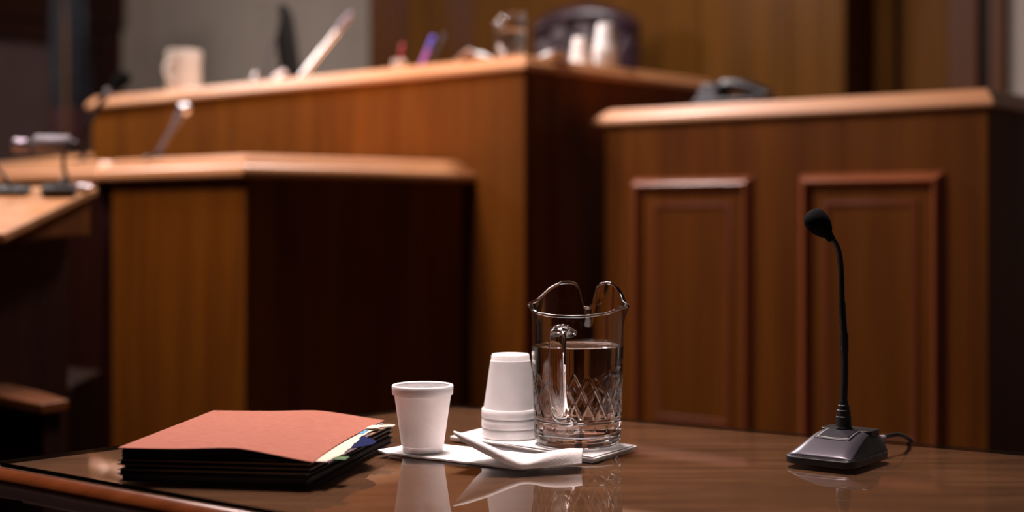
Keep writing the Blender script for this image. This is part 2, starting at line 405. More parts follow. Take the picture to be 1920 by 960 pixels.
# ------------------------------------------------------------------ the table
Lc = V2(-.652, 1.757); Cc = V2(-.108, 2.325); far = V2(1.55, 1.279); near = V2(.95, .555)
def rounded(poly, rads, n=8):
    out = []; k = len(poly)
    for i in range(k):
        p = poly[i]; a = (poly[i-1]-p).normalized(); b = (poly[(i+1) % k]-p).normalized()
        r = rads[i]; ang = a.angle(b); dd = r/math.tan(ang/2); c = p+(a+b).normalized()*(r/math.sin(ang/2))
        s_ = p+a*dd-c; e_ = p+b*dd-c; th0 = math.atan2(s_.y, s_.x); th1 = math.atan2(e_.y, e_.x)
        dth = (th1-th0+PI) % (2*PI)-PI
        for j in range(n+1): t = th0+dth*j/n; out.append(c+Vector((math.cos(t), math.sin(t)))*r)
    return out
tp = rounded([Lc, near, far, Cc], [.012,.05,.05,.05])
GT = .0055                                      # glass thickness
WZ = TABLE-GT
tb = thing('wooden_table', 'brown wooden table under a glass sheet, carrying folders, cups, pitcher and microphone', 'table', (.3, 1.4, 0))
mb = MB(); mb.sweep([tuple(p) for p in tp], [(0,-.006),(.004,-.011),(.005,-.017),(.000,-.022),(-.004,-.025),(-.006,-.034),(-.012,-.040),(-.06,-.040),(-.06,-.0005),(-.006,-.0005)], WZ, closed=True)
ed = obj('edge_moulding', mb, M_tedge, tb, world=True, smooth=60)
mb = MB().prism([tuple(p) for p in inset(tp, .055)], WZ-.036, WZ-.0004)
obj('tabletop', mb, M_table, tb, world=True)
mb = MB().prism([tuple(p) for p in inset(tp, .0062)], WZ-.003, WZ)
obj('veneer', mb, M_table, tb, world=True)
mb = MB().prism([tuple(p) for p in inset(rounded([Lc, near, far, Cc], [.02,.05,.05,.05]), .009)], WZ+.0002, TABLE, m=0, mt=1, mb=2)
obj('glass_sheet', mb, [M_green, M_tglass, M_tglass2], tb, world=True, label='clear glass sheet with dark green edge')
ap = inset([Lc, near, far, Cc], .08)
for i in range(4):
    a = ap[i]; b = ap[(i+1) % 4]; d_ = (b-a).normalized(); nn = Vector((-d_.y, d_.x))
    mb = MB().prism([tuple(p) for p in (a, b, b+nn*.02, a+nn*.02)], WZ-.13, WZ-.038)
    obj('apron', mb, M_darkw, tb, world=True)
    c = a+(ap[(i+1) % 4]-a).normalized()*.05+(ap[i-1]-a).normalized()*.05
    mb = MB().hexa([(c.x-.022, c.y-.022, 0), (c.x+.022, c.y-.022, 0), (c.x+.022, c.y+.022, 0), (c.x-.022, c.y+.022, 0)],
                   [(c.x-.034, c.y-.034, WZ-.05), (c.x+.034, c.y-.034, WZ-.05), (c.x+.034, c.y+.034, WZ-.05), (c.x-.034, c.y+.034, WZ-.05)])
    obj('leg', mb, M_darkw, tb, world=True, bevel=.003)

T = TABLE
def ont(px, py, z=0.0): p = onplane(px, py, T+z); return p

# ------------------------------------------------------------------ napkins
def sheetgrid(mb, corners, z0, zfun, nu=28, nv=14, thick=.003, wav=.0006, m=0, seed=0):
    a, b, c, d = [Vector((p[0], p[1], 0)) for p in corners]
    rnd = random.Random(seed); ph = [rnd.random()*6 for _ in range(6)]
    def top(u, v):
        q = (a*(1-u)+b*u)*(1-v)+(d*(1-u)+c*u)*v
        jit = .0012*math.sin(9*u+ph[0])+.0006*math.sin(23*u+ph[1])
        q += (d-a).normalized()*jit*(1-2*v)
        return Vector((q.x, q.y, z0+thick+zfun(u, v)+wav*math.sin(7*u+ph[2])*math.sin(5*v+ph[3])))
    def bot(u, v):
        q = top(u, v); return Vector((q.x, q.y, max(z0, q.z-thick)))
    mb.grid(top, nu, nv, m); mb.grid(lambda u, v: bot(u, 1-v), nu, nv, m)
    for f1, n in ((lambda u, v: (bot(u,0) if v < .5 else top(u,0)), nu), (lambda u, v: (top(u,1) if v < .5 else bot(u,1)), nu)):
        mb.grid(f1, n, 1, m)
    for f1 in (lambda u, v: (top(0,u) if v < .5 else bot(0,u)), lambda u, v: (bot(1,u) if v < .5 else top(1,u))):
        mb.grid(f1, nv, 1, m)
# napkin under the lone cup
NL = V2(-.1720, 1.815); NF = V2(.0125, 1.690); nd = (NF-NL).normalized(); nn = Vector((-nd.y, nd.x))
mb = MB()
sheetgrid(mb, [NL, NF, NF+nn*.10, NL+nn*.10], T, lambda u, v: .0008*(1-v)*(u > .1) + .0035*max(0, (.06-u)/.06)*(1-v), thick=.0022, seed=3)
tag(obj('paper_napkin', mb, M_paper, None, smooth=50), 'flat folded white paper napkin lying under the single upright foam cup', 'napkin')
# napkin under the pitcher and the cup stack
ML = V2(-.0840, 1.945); MF = V2(.1020, 1.765); MR = V2(.1640, 1.862)
mb = MB()
sheetgrid(mb, [ML, MF, MR, ML+(MR-MF)], T, lambda u, v: .0008*math.exp(-((v-.02)/.1)**2)*math.sin(6*u), thick=.0022, wav=.0003, seed=5)
sheetgrid(mb, [ML+V2(.004,.004), MF+V2(-.002,.004), MR+V2(-.004,-.002), ML+(MR-MF)], T+.0030, lambda u, v: 0, thick=.0008, wav=.0002, seed=8)
tag(obj('paper_napkin', mb, M_paper, None, smooth=50), 'folded white paper napkin lying under the glass pitcher and stacked cups', 'napkin')
# loosely folded napkin with raised flap
pathF = spline([(-.0690,1.706,.0385), (-.0560,1.699,.0290), (-.0300,1.688,.0165), (-.004,1.680,.0062), (.0140,1.6775,.0022), (.0400,1.6870,.0020), (.0620,1.6960,.0024), (.0835,1.7050,.0030)], 8)
pathT = spline([(-.0700,1.708,.0415), (-.0550,1.704,.0370), (-.0290,1.694,.0270), (-.003,1.688,.0160), (.0180,1.6850,.0100), (.0420,1.6960,.0160), (.0640,1.7060,.0185), (.0850,1.7160,.0180)], 8)
pathB = spline([(-.0640,1.722,.0360), (-.0440,1.745,.0170), (-.0220,1.752,.0055), (.004,1.750,.0050), (.0250,1.7480,.0060), (.0480,1.7500,.0095), (.0680,1.7480,.0125), (.0860,1.7420,.0120)], 8)
pathD = spline([(-.0600,1.728,.0330), (-.0350,1.760,.0100), (-.012,1.775,.0030), (.012,1.775,.0030), (.0300,1.7700,.0035), (.0500,1.7680,.0050), (.0700,1.7620,.0050), (.0870,1.7520,.0040)], 8)
nP = len(pathF)
def napf(u, v):
    i = min(nP-1, int(round(u*(nP-1)))); f, t, b, d = pathF[i], pathT[i], pathB[i], pathD[i]
    w4 = v*3
    cs = [f, t, b, d]
    # rounded crest: quadratic blend through the rows
    k = min(2, int(w4)); x = w4-k; p1 = cs[k]; p2 = cs[k+1]; p0 = cs[max(k-1, 0)]; p3 = cs[min(k+2, 3)]
    q = .5*((2*p1)+(p2-p0)*x+(2*p0-5*p1+4*p2-p3)*x*x+(3*p1-p0-3*p2+p3)*x**3)
    return Vector((q.x, q.y, T+.0028+max(q.z, .0004)))
mb = MB().grid(napf, nP-1, 24)
o = obj('paper_napkin', mb, M_paper, None, smooth=70)
sm = o.modifiers.new('solid', 'SOLIDIFY'); sm.thickness = .0022; sm.offset = 0
tag(o, 'crumpled white napkin with a raised pointed flap, lying in front of the pitcher', 'napkin')

# ------------------------------------------------------------------ foam cups
def make_cup(label, group):
    t = thing('foam_cup', label, 'cup', (0,0,0), 0, group)
    H = .0855; rb = .0258; rt = .0365; R = .0393
    prof = [(0,.003),(rb-.006,.003),(rb-.004,.0),(rb-.001,.0004),(rb,.002),(rb+.0004,.008),(rb+.0007,.0085)]
    for k in range(9): z = .0088+(H-.0125-.0088)*k/8; prof.append((rb+(rt-rb)*(z/(H-.011)), z))
    rt2 = rt+.0010; inn = [(rt2, H-.0026), (rt2-.0008, H-.0020), (rt2-.0017, H-.0026)]+[(rb+(rt-rb)*(z/(H-.011))-.0017, z) for z in (.07,.06,.04,.02,.008)]+[(rb-.004, .006), (0, .006)]
    obj('body', MB().lathe(prof+inn, 72), M_foam, t, smooth=35)
    rim = [(rt+.0004, H-.0125), (R-.0012, H-.0125), (R-.0004, H-.0115), (R, H-.0015), (R-.0006, H-.0003), (R-.0015, H), (R-.0024, H-.0004), (rt-.0006, H-.0012), (rt-.0002, H-.0019), (rt+.0012, H-.0022), (rt+.0004, H-.0125)]
    obj('rim', MB().lathe(rim, 72), M_foam, t, smooth=50)
    return t
cup0 = make_cup('upright empty white foam cup standing alone on a napkin', 'foam cups on the table')
cp = ont(792.5, 851); cup0.location = (cp.x, cp.y, T+.0030)
sp = ont(957, 824.5)
labs = ['lowest upside-down white foam cup in the stack beside the glass pitcher', 'middle upside-down foam cup of the stack beside the glass pitcher', 'topmost upside-down foam cup of the stack beside the glass pitcher']
for k in range(3):
    c = dup(cup0, (sp.x, sp.y, T+.0044+.0855+k*.0134), .7*k, labs[k], 'stacked foam cups'); c.rotation_euler = (PI, 0, .7*k)
cup0['group'] = 'foam cups on the table'

# ------------------------------------------------------------------ glass pitcher
def make_pitcher(label):
    t = thing('glass_pitcher', label, 'pitcher')
    NA = 360
    def lerp(a, b, x): return a+(b-a)*max(0, min(1, x))
    def top(a):                              # a: angle from the spout (local +y), -pi..pi
        d = abs(a)
        pts = [(0,.1735),(.07,.1740),(.115,.179),(.155,.191),(.20,.2005),(.28,.2058),(.42,.2078),(.62,.2072),(.85,.2020),(1.10,.1930),(1.32,.1850),(1.48,.1810),(1.60,.1800),(1.85,.1775),(2.3,.1725),(2.75,.1700),(PI,.1695)]
        for (x0, y0), (x1, y1) in zip(pts[:-1], pts[1:]):
            if x0 <= d <= x1:
                s = (d-x0)/(x1-x0); return y0+(y1-y0)*s
        return pts[-1][1]
    raw = [top(-PI+2*PI*i/NA) for i in range(NA)]
    tops = [sum(raw[(i+k) % NA] for k in range(-1, 2))/3 for i in range(NA)]
    def rad(a, z, zt):
        r = .0566+(.0612-.0566)*min(1, z/.15)
        if z < .010: r -= (.010-z)**2*60
        near = max(0, 1-(zt-z)/.026)
        d = abs(a)
        lip = math.exp(-((d-1.53)/.16)**2)
        r += near**1.6*(.0008+.0065*lip)
        spout = math.exp(-(d/.13)**2)
        r -= near**1.2*.004*spout
        r += near**1.5*.0035*math.exp(-((d-.30)/.12)**2)
        return r
    def cut(a, z):
        g = 0; u = a/(2*PI)*20
        zt = .072+.026*abs(math.sin(a*2.5+.6))
        if .0400 < z < zt:
            w_ = (z-.0400)/.0185
            for s_ in (1, -1):
                x = (u+s_*w_*.5) % 1.0; dd = min(x, 1-x)
                fade = min(1, (zt-z)/.006)
                g += .0015*max(0, 1-dd/.13)*fade
        if abs(z-.0350) < .0028: g += .0013*(1-abs(z-.0350)/.0028)
        if .0230 < z < .0285:
            x = (u+.5) % 1.0; dd = abs(x-.5); g += .0010*max(0, 1-(dd+(.0285-z)/.0055*.09)/.12)
        return min(g, .0020)
    zs = [0, .0015, .004, .007, .010, .015, .02]+[.022+.00095*i for i in range(0, 90)]
    zs = [z for z in zs if z < .108]
    NT = 34
    mb = MB(); vs = []; rows = []
    def ring(fn):
        k = len(vs)
        for i in range(NA):
            a = -PI+2*PI*i/NA; r, z = fn(i, a); vs.append(Vector((r*math.sin(a), r*math.cos(a), z)))
        rows.append(k)
    vs.append(Vector((0,0,.003)))
    ring(lambda i, a: (.040, .0028)); ring(lambda i, a: (.046, .0004))
    for z in zs: ring(lambda i, a, z=z: (rad(a, z, tops[i])-cut(a, z), z))
    zl = zs[-1]
    for k in range(1, NT+1):
        f = 1-(1-k/NT)**1.3
        ring(lambda i, a, f=f: (rad(a, zl+(tops[i]-zl)*f, tops[i]), zl+(tops[i]-zl)*f))
    th = .0033
    ring(lambda i, a: (rad(a, tops[i], tops[i])+.0007, tops[i]+.0004))
    ring(lambda i, a: (rad(a, tops[i], tops[i])+.0008, tops[i]+.0016))
    ring(lambda i, a: (rad(a, tops[i], tops[i])-.0001, tops[i]+.0028))
    ring(lambda i, a: (rad(a, tops[i], tops[i])-.0017, tops[i]+.0034))
    ring(lambda i, a: (rad(a, tops[i], tops[i])-.0032, tops[i]+.0028))
    ring(lambda i, a: (rad(a, tops[i], tops[i])-.0041, tops[i]+.0016))
    ring(lambda i, a: (rad(a, tops[i], tops[i])-.0040, tops[i]+.0004))
    for k in range(NT, -1, -1):
        f = 1-(1-k/NT)**1.3
        ring(lambda i, a, f=f: (rad(a, zl+(tops[i]-zl)*f, tops[i])-th, zl+(tops[i]-zl)*f))
    for z in [.09, .06, .03, .020]: ring(lambda i, a, z=z: (rad(a, z, tops[i])-th-.0006, z))
    ring(lambda i, a: (.050, .0145)); ring(lambda i, a: (.040, .0125)); vs.append(Vector((0,0,.0120)))
    fs = []
    for r0, r1 in zip(rows[:-1], rows[1:]):
        for i in range(NA): j = (i+1) % NA; fs.append((r0+i, r0+j, r1+j, r1+i))
    for i in range(NA):
        fs.append((0, rows[0]+(i+1) % NA, rows[0]+i)); fs.append((len(vs)-1, rows[-1]+i, rows[-1]+(i+1) % NA))
    mb.add(vs, fs)
    obj('body', mb, M_glass, t, smooth=80)
    # handle on the -y side
    y0 = -.0600
    hp = spline([(0, y0-.001, .1500), (0, y0-.010, .1535), (0, y0-.024, .1580), (0, y0-.037, .1570), (0, y0-.0455, .1480), (0, y0-.0480, .1300), (0, y0-.0475, .105), (0, y0-.0450, .0800), (0, y0-.0390, .0600), (0, y0-.0280, .0460), (0, y0-.0140, .0390), (0, y0-.0005, .0370)], 7)
    n = len(hp); rr = []
    for i in range(n):
        x = i/(n-1); rr.append(.0050+.0014*math.exp(-(x/.06)**2)+.0014*math.exp(-((1-x)/.06)**2))
    mb = MB().tube(hp, rr, 24, flat=2.2, up=(0,.2,1))
    mb.lathe([(0,-.005),(.0045,-.004),(.0058,0),(.0045,.004),(0,.005)], 16, c=(0, y0-.004, .0500), axis=(0,1,0))
    obj('handle', mb, M_glass, t, smooth=60)
    # water
    zw = .129; ri = lambda z: .0566+(.0612-.0566)*min(1, z/.15)-th+.0003
    prof = [(0,.0122),(.0402,.0127),(.0502,.0147)]+[(ri(z)-.0003, z) for z in (.021,.03,.06,.09,.11)]+[(ri(zw-.003), zw-.003), (ri(zw), zw+.0006), (ri(zw)-.0010, zw), (.03, zw-.0002), (0, zw-.0002)]
    obj('water', MB().lathe(prof, 96), M_water, t, smooth=40, label='clear still water')
    return t
pt0 = make_pitcher('clear glass pitcher half full of water on a napkin, with cut diamond band')
pp = ont(1083, 838); pt0.location = (pp.x, pp.y, T+.0044); pt0.rotation_euler = (0, 0, math.radians(-16))

# ------------------------------------------------------------------ folders
FL = V2(-.449, 1.624); FR = V2(-.2215, 1.593); fx = (FR-FL).normalized(); fy = Vector((-fx.y, fx.x)); FW = .2295; FD = .318
def fpt(u, v, z): q = FL+fx*u*FW+fy*v*FD; return Vector((q.x, q.y, T+z))
def bend(u):   # extra sag to the right
    x = max(0, (u-.58)/.42); return -x
def redge(re, v):
    for (v0, e0), (v1, e1) in zip(re[:-1], re[1:]):
        if v <= v1: return e0+(e1-e0)*(v-v0)/max(1e-6, v1-v0)
    return re[-1][1]
def layer(z0, z1, u0=0.0, re=((0,1),(1,1)), v0=0.0, v1=1.0, jag=0, lift=0, slope=0):
    def f(u, v, z):
        V_ = v0+(v1-v0)*v; e = redge(re, V_)
        e += jag*(.6*math.sin(V_*41)+.5*math.sin(V_*97+1)+.4*math.sin(V_*23+2))
        U_ = u0+(e-u0)*u
        return fpt(U_, V_, z+lift*max(0, U_-.9)/.1+slope*(V_-.5))
    nu = 14; nv = 44 if jag else 8; mb = MB()
    mb.grid(lambda u, v: f(u, v, z1), nu, nv); mb.grid(lambda u, v: f(u, 1-v, z0), nu, nv)
    mb.grid(lambda u, v: f(u, 0, z0+(z1-z0)*v), nu, 1); mb.grid(lambda u, v: f(1-u, 1, z0+(z1-z0)*v), nu, 1)
    mb.grid(lambda u, v: f(0, 1-u, z0+(z1-z0)*v), nv, 1); mb.grid(lambda u, v: f(1, u, z0+(z1-z0)*v), nv, 1)
    return mb
def folder(label, z0, z1, u0, re, v0=0.0, tan=True):
    t0 = thing('file_folder', label, 'folder', tuple(fpt(.5, .5, z0)), 0, 'folders in the stack')
    m_ = (z1-z0)
    obj('back_cover', layer(z0, z0+.0008, u0, re, v0), M_dfold, t0, world=True)
    obj('contents', layer(z0+.0009, z1-.0012, u0+.012, [(a, b-.02) for a, b in re], v0+.012), M_dfold, t0, world=True)
    obj('front_cover', layer(z1-.0011, z1, u0+.002, [(a, b-.004) for a, b in re], v0+.003), M_kfold if tan else M_dfold, t0, world=True, label='worn tan cover edge' if tan else None)
folder('bottom dark folder of the stack left of the foam cup', .0004, .0078, 0, [(0,.975),(1,1.09)], tan=False)
folder('dark folder lying second from the bottom of the folder stack', .0080, .0138, -.012, [(0,.97),(1,1.08)], .004)
folder('dark folder lying third from the bottom of the folder stack', .0140, .0192, .010, [(0,.985),(1,1.085)], .006)
folder('dark folder directly beneath the salmon top folder', .0194, .0248, -.008, [(0,.98),(1,1.09)], .0)
def sheet(name, label, cat, m, z0, z1, **k):
    return tag(obj(name, layer(z0, z1, **k), m, None), label, cat)
sheet('paper_sheet', 'mauve grey sheet poking out below the cream page, right side of folders', 'paper', M_mauve, .0250, .0257, u0=.2, re=[(0,1.06),(.45,1.10),(.6,1.06),(1,1.0)], v0=.03, v1=.80, jag=.003)
sheet('envelope', 'navy blue card poking out of the right side of the folder stack', 'envelope', M_navy, .0259, .0264, u0=.5, re=[(0,1.0),(.28,1.02),(.42,1.15),(.52,1.15),(.66,1.0)], v0=.22, v1=.66)
sheet('page_tab', 'green tab low in the right side of the folder stack', 'tab', M_grn, .0259, .0264, u0=.9, re=[(0,1.125),(1,1.125)], v0=.085, v1=.15)
sheet('paper_sheet', 'cream torn-edged page poking out from under the salmon folder', 'paper', M_sheet, .0266, .0272, u0=.2, re=[(0,1.045),(.15,1.075),(.4,1.06),(.6,1.03),(.8,1.045),(1,1.03)], v0=.02, v1=.97, jag=.006)
sheet('page_tab', 'bright blue tab under the back right edge of the salmon folder', 'tab', M_blue, .0274, .0282, u0=.9, re=[(0,1.012),(1,1.02)], v0=.66, v1=.76)
sheet('page_tab', 'small light blue tab at the back corner of the salmon folder', 'tab', M_blue, .0274, .0282, u0=.9, re=[(0,1.035),(1,1.035)], v0=.86, v1=.93)
sheet('page_tab', 'crumpled cream tab sticking out furthest at the stack back corner', 'tab', M_sheet, .0274, .0286, u0=.92, re=[(0,1.06),(.79,1.06),(.81,1.135),(.86,1.14),(1,1.06)], v0=.765, v1=.855, jag=.008, lift=.001)
# top expanding folder
tf = thing('file_folder', 'salmon-topped folder lying on top of the folder stack', 'folder', tuple(fpt(.5, .5, .029)), 0, 'folders in the stack')
def top_f(u, v, z=0):
    zz = .0385+.0028*math.exp(-((u-.60)/.22)**2)-.0105*max(0, (u-.60)/.40)**1.2
    re_ = 1.0+.035*v*v-.022*math.sin(PI*v); dv_ = -.014*max(0, (u-.6)/.4)
    return fpt(-.006+u*(re_+.006), v*1.0+dv_*(1-v), zz+z+.0015*v*max(0, u-.6)/.4+.0003*math.sin(9*u)*math.sin(7*v))
mb = MB(); nu, nv = 40, 16; tk = .0009
mb.grid(lambda u, v: top_f(u, v, 0), nu, nv); mb.grid(lambda u, v: top_f(u, 1-v, -tk), nu, nv)
mb.grid(lambda u, v: top_f(u, 0, -tk*(1-v)), nu, 1); mb.grid(lambda u, v: top_f(1-u, 1, -tk*(1-v)), nu, 1)
mb.grid(lambda u, v: top_f(0, 1-u, -tk*(1-v)), nv, 1); mb.grid(lambda u, v: top_f(1, u, -tk*(1-v)), nv, 1)
obj('cover', mb, M_salmon, tf, world=True, smooth=40, label='salmon card cover')
def gus(u, v):
    z0 = .0252; p = top_f(.01+u*.93, .012, -.001); zt = p.z; zb = T+z0
    k = v*3; fold = abs((k % 1)-.5)*2
    p2 = fpt(.008+u*.94, .010+.012*(1-fold), 0); return Vector((p2.x, p2.y, zb+(zt-zb)*v))
mb = MB().grid(gus, 30, 6)
def gusl(u, v):
    p = top_f(.012, .012+u*.9, -.001); zb = T+.0252; k = v*3; fold = abs((k % 1)-.5)*2
    p2 = fpt(.006+.014*(1-fold), .012+u*.9, 0); return Vector((p2.x, p2.y, zb+(p.z-zb)*v))
mb.grid(gusl, 20, 6)
g_ = obj('gusset', mb, M_dfold, tf, world=True); g_.modifiers.new('solid', 'SOLIDIFY').thickness = .0006
# ------------------------------------------------------------------ table microphone
bc = V2(.4035, 1.7640); ang = math.atan2(-.056, .072)
mt = thing('table_microphone', 'black gooseneck microphone on a graphite wedge base at right of the table', 'microphone', (bc.x, bc.y, T), ang)
def rr_poly(w, d, r, n=6):
    out = []
    for cx, cy, a0 in ((w-r, d-r, 0), (-w+r, d-r, PI/2), (-w+r, -d+r, PI), (w-r, -d+r, 1.5*PI)):
        for k in range(n+1): a = a0+k*PI/2/n; out.append((cx+r*math.cos(a), cy+r*math.sin(a)))
    return out
W2, D2 = .046, .058
mb = MB().prism(rr_poly(W2, D2, .015), .0008, .0095)
for sx in (-1, 1):
    for sy in (-1, 1): mb.lathe([(0,0),(.005,0),(.005,.0009)], 12, c=(sx*.034, sy*.045, 0))
obj('base_plate', mb, M_black, mt, bevel=.0012)
def hz(v):   # height profile front (0) to back (1)
    return [.0098, .0150, .0200, .0245, .0285, .0318, .0338, .0348, .0350, .0345, .0320][min(10, int(v*10))] if False else .0098+.0255*math.sin(min(1, v*1.25)*PI/2)**.80-(.006*max(0, (v-.88)/.12))
def shell(u, v):
    s = abs(2*u-1); y = -D2+.001+(2*D2-.002)*v; wv = (W2-.0010)*(1-.06*v)
    z = .0096+(hz(v)-.0096)*(1-max(0, (s-.50)/.50)**2.6*.97)
    yc = y+(.005*(s**4) if v < .5 else -.003*s**4)
    return Vector((wv*(2*u-1), yc, max(.0094, z)))
mb = MB().grid(shell, 40, 30)
def sk(k, fn): 
    mb.grid(fn, k, 1)
sk(40, lambda u, v: (lambda p: Vector((p.x, p.y, .0092 if v < .5 else p.z)))(shell(u, 0))); sk(40, lambda u, v: (lambda p: Vector((p.x, p.y, p.z if v < .5 else .0092)))(shell(u, 1)))
sk(30, lambda u, v: (lambda p: Vector((p.x, p.y, p.z if v < .5 else .0092)))(shell(0, u))); sk(30, lambda u, v: (lambda p: Vector((p.x, p.y, .0092 if v < .5 else p.z)))(shell(1, u)))
obj('side_cheeks', mb, M_black, mt, smooth=60)
def bnd(v): return .03+.13*v**.9
def gsh(u, v):
    b = bnd(v); p = shell(b+(1-2*b)*u, .015+.975*v); return Vector((p.x, p.y, p.z+.0005))
sh = obj('base_shell', MB().grid(gsh, 40, 30), M_grey, mt, smooth=60, label='graphite grey sloped shell')
s_ = sh.modifiers.new('s', 'SOLIDIFY'); s_.thickness = .0008; s_.offset = -1
def pad(u0, u1, v0, v1, lift, thick, m, name, par=None):
    def f(u, v):
        uu = u0+(u1-u0)*u; vv = v0+(v1-v0)*v
        vv += .012*(1-(2*u-1)**2)*-(1-v)
        p = shell(uu, vv); return Vector((p.x, p.y, p.z+lift))
    mb = MB().grid(f, 16, 12); o = obj(name, mb, m, par or mt, smooth=60)
    s_ = o.modifiers.new('s', 'SOLIDIFY'); s_.thickness = thick; s_.offset = -1; return o
bz_ = pad(.23, .77, .36, .70, .0012, .0016, M_black, 'button_bezel'); pad(.255, .745, .385, .685, .0016, .0006, M_outl, 'button_outline', bz_); pad(.275, .725, .402, .675, .0020, .0006, M_win, 'talk_button', bz_)
# rear deck, collar, gooseneck
obj('rear_deck', MB().prism([(x, y+.037) for x, y in rr_poly(.034, .017, .008)], .020, .0362), M_black, mt, bevel=.001)
Rz = Matrix.Rotation(-ang, 3, 'Z'); base = Vector((bc.x, bc.y, T))
def loc(px, py, d): return Rz@(P(px, py, d)-base)
sd = 1.786
sb = loc(1582, 808, sd); 
mb = MB().lathe([(0,0),(.0105,0),(.0110,.002),(.0098,.004),(.0095,.016),(.0088,.0165),(.0086,.0240),(.0072,.0246),(.0070,.0300),(.0060,.0306),(.0052,.036),(0,.036)], 32, c=(sb.x, sb.y, .0358))
obj('collar', mb, M_black, mt, smooth=40)
gp = [Vector((sb.x, sb.y, .070)), loc(1584, 700, sd), loc(1583, 640, sd), loc(1579, 570, sd), loc(1577.5, 510, sd-.002), loc(1573.5, 475, sd-.005), loc(1567, 457, sd-.009), loc(1558, 445, sd-.013)]
gp = spline(gp, 8)
def gr(i, n):
    x = i/(n-1); return .0045 if x < .44 else .0036
mb = MB().tube(gp, [gr(i, len(gp)) for i in range(len(gp))], 14)
hc = loc(1536.5, 420.5, sd-.020); hd = (loc(1520, 399, sd-.026)-loc(1559, 447, sd-.013)).normalized()
obj('gooseneck', mb, M_black, mt, smooth=60)
mj = loc(1583, 642, sd); obj('joint_sleeve', MB().lathe([(0,-.012),(.0050,-.012),(.0054,-.010),(.0054,.010),(.0050,.012),(0,.012)], 20, c=tuple(mj)), M_black, mt, smooth=40)
obj('microphone_head', MB().lathe([(0,-.026),(.0050,-.026),(.0062,-.018),(.0102,-.0125),(.0138,-.004),(.0152,.004),(.0146,.011),(.0118,.0165),(.0070,.0196),(0,.0206)], 32, c=tuple(hc), axis=tuple(hd)), M_foamb, mt, smooth=60)
obj('socket', MB().lathe([(0,-.004),(.0042,-.004),(.0042,.006),(.0032,.0075),(0,.0075)], 16, c=tuple(loc(1652, 822, 1.812)), axis=(.2,1,0)), M_silver, mt, smooth=40, label='small silver cable socket')
cab = spline([loc(1652, 822, 1.812), loc(1668, 817, 1.83), loc(1686, 815, 1.845), loc(1700, 821, 1.885), loc(1708, 828, 1.945), loc(1712, 850, 1.965), loc(1715, 1000, 1.97), loc(1725, 1300, 1.97)], 8)
obj('cable', MB().tube(cab, .0028, 10), M_black, mt, smooth=60)

# ------------------------------------------------------------------ things on the judge's bench
SNAP2 = set(bpy.data.objects)
def onj(px, ins): q = hit(J0+V*ins, U, px); return q
def onjr(px, ins): q = hit(J0+U*ins, V, px); return q
def jz(q, py): return EYE+(YH-py)/F*q.y
# second pitcher
q = onj(957, .24)
p2 = dup(pt0, (q.x, q.y, JT+.0008), math.radians(-30), 'blurred glass water pitcher on the judge bench, before the leather chair')
# cups on the judge bench
q = onjr(1136, .13)
QS = 1.08/K
for k, lab in enumerate(['lowest cup of the tall white foam cup stack on the judge bench', 'second cup up in the tall foam cup stack on the judge bench', 'third cup up in the tall foam cup stack on the judge bench', 'topmost cup of the tall white foam cup stack on the judge bench']):
    c = dup(cup0, (q.x, q.y, JT+(.0857+k*.0178)*QS), .5*k, lab, 'tall stack of foam cups on the judge bench')
    c.rotation_euler = (PI, 0, .5*k)
q = onjr(1091, .13)
c = dup(cup0, (q.x, q.y, JT+.0857*QS), 0, 'single upside-down foam cup left of the tall stack on the judge bench', 'foam cups on the judge bench'); c.rotation_euler = (PI, 0, 0)
# crumpled napkins
def tent(px, ins, fn, L_, W_, H_, rz, label):
    q = fn(px, ins); Mz = Matrix.Rotation(rz, 3, 'Z')
    def f(u, v):
        x = (u-.5)*L_; y = (v-.5)*W_; z = H_*max(0, 1-abs(2*u-1.1))*(1-.5*v)+.006*math.sin(u*9)*math.sin(v*6)+.008
        p = Mz@Vector((x, y, z)); return Vector((q.x+p.x, q.y+p.y, JT+max(.0015, p.z)))
    o = obj('paper_napkin', MB().grid(f, 16, 10), M_paper, None, smooth=60); o.modifiers.new('s', 'SOLIDIFY').thickness = .002
    tag(o, label, 'napkin')
tent(893, .10, onj, .15, .12, .045, -.7, 'crumpled white napkin at the left of the pitcher on the judge bench')
tent(1032, .07, onjr, .14, .10, .038, .6, 'crumpled white napkin between pitcher and foam cups on the judge bench')
# cream container
q = onj(345, .16); r = .092; h = .215
cc = thing('cream_mug', 'wide cream mug at the left end of the judge bench', 'mug', (q.x, q.y, JT))
obj('body', MB().lathe([(0,.002),(r*.94,0),(r*.97,.006),(r*.97,.165),(r,.170),(r,h-.003),(r-.003,h),(r-.008,h-.003),(r-.010,.02),(0,.014)], 48), M_cream, cc, smooth=40)
hp = spline([(-.04-r*.0, -r*.86, .155), (-.062, -r*1.05, .150), (-.075, -r*1.12, .11), (-.062, -r*1.05, .06), (-.04, -r*.86, .05)], 8)
obj('handle', MB().tube(hp, .008, 12), M_cream, cc, smooth=60)
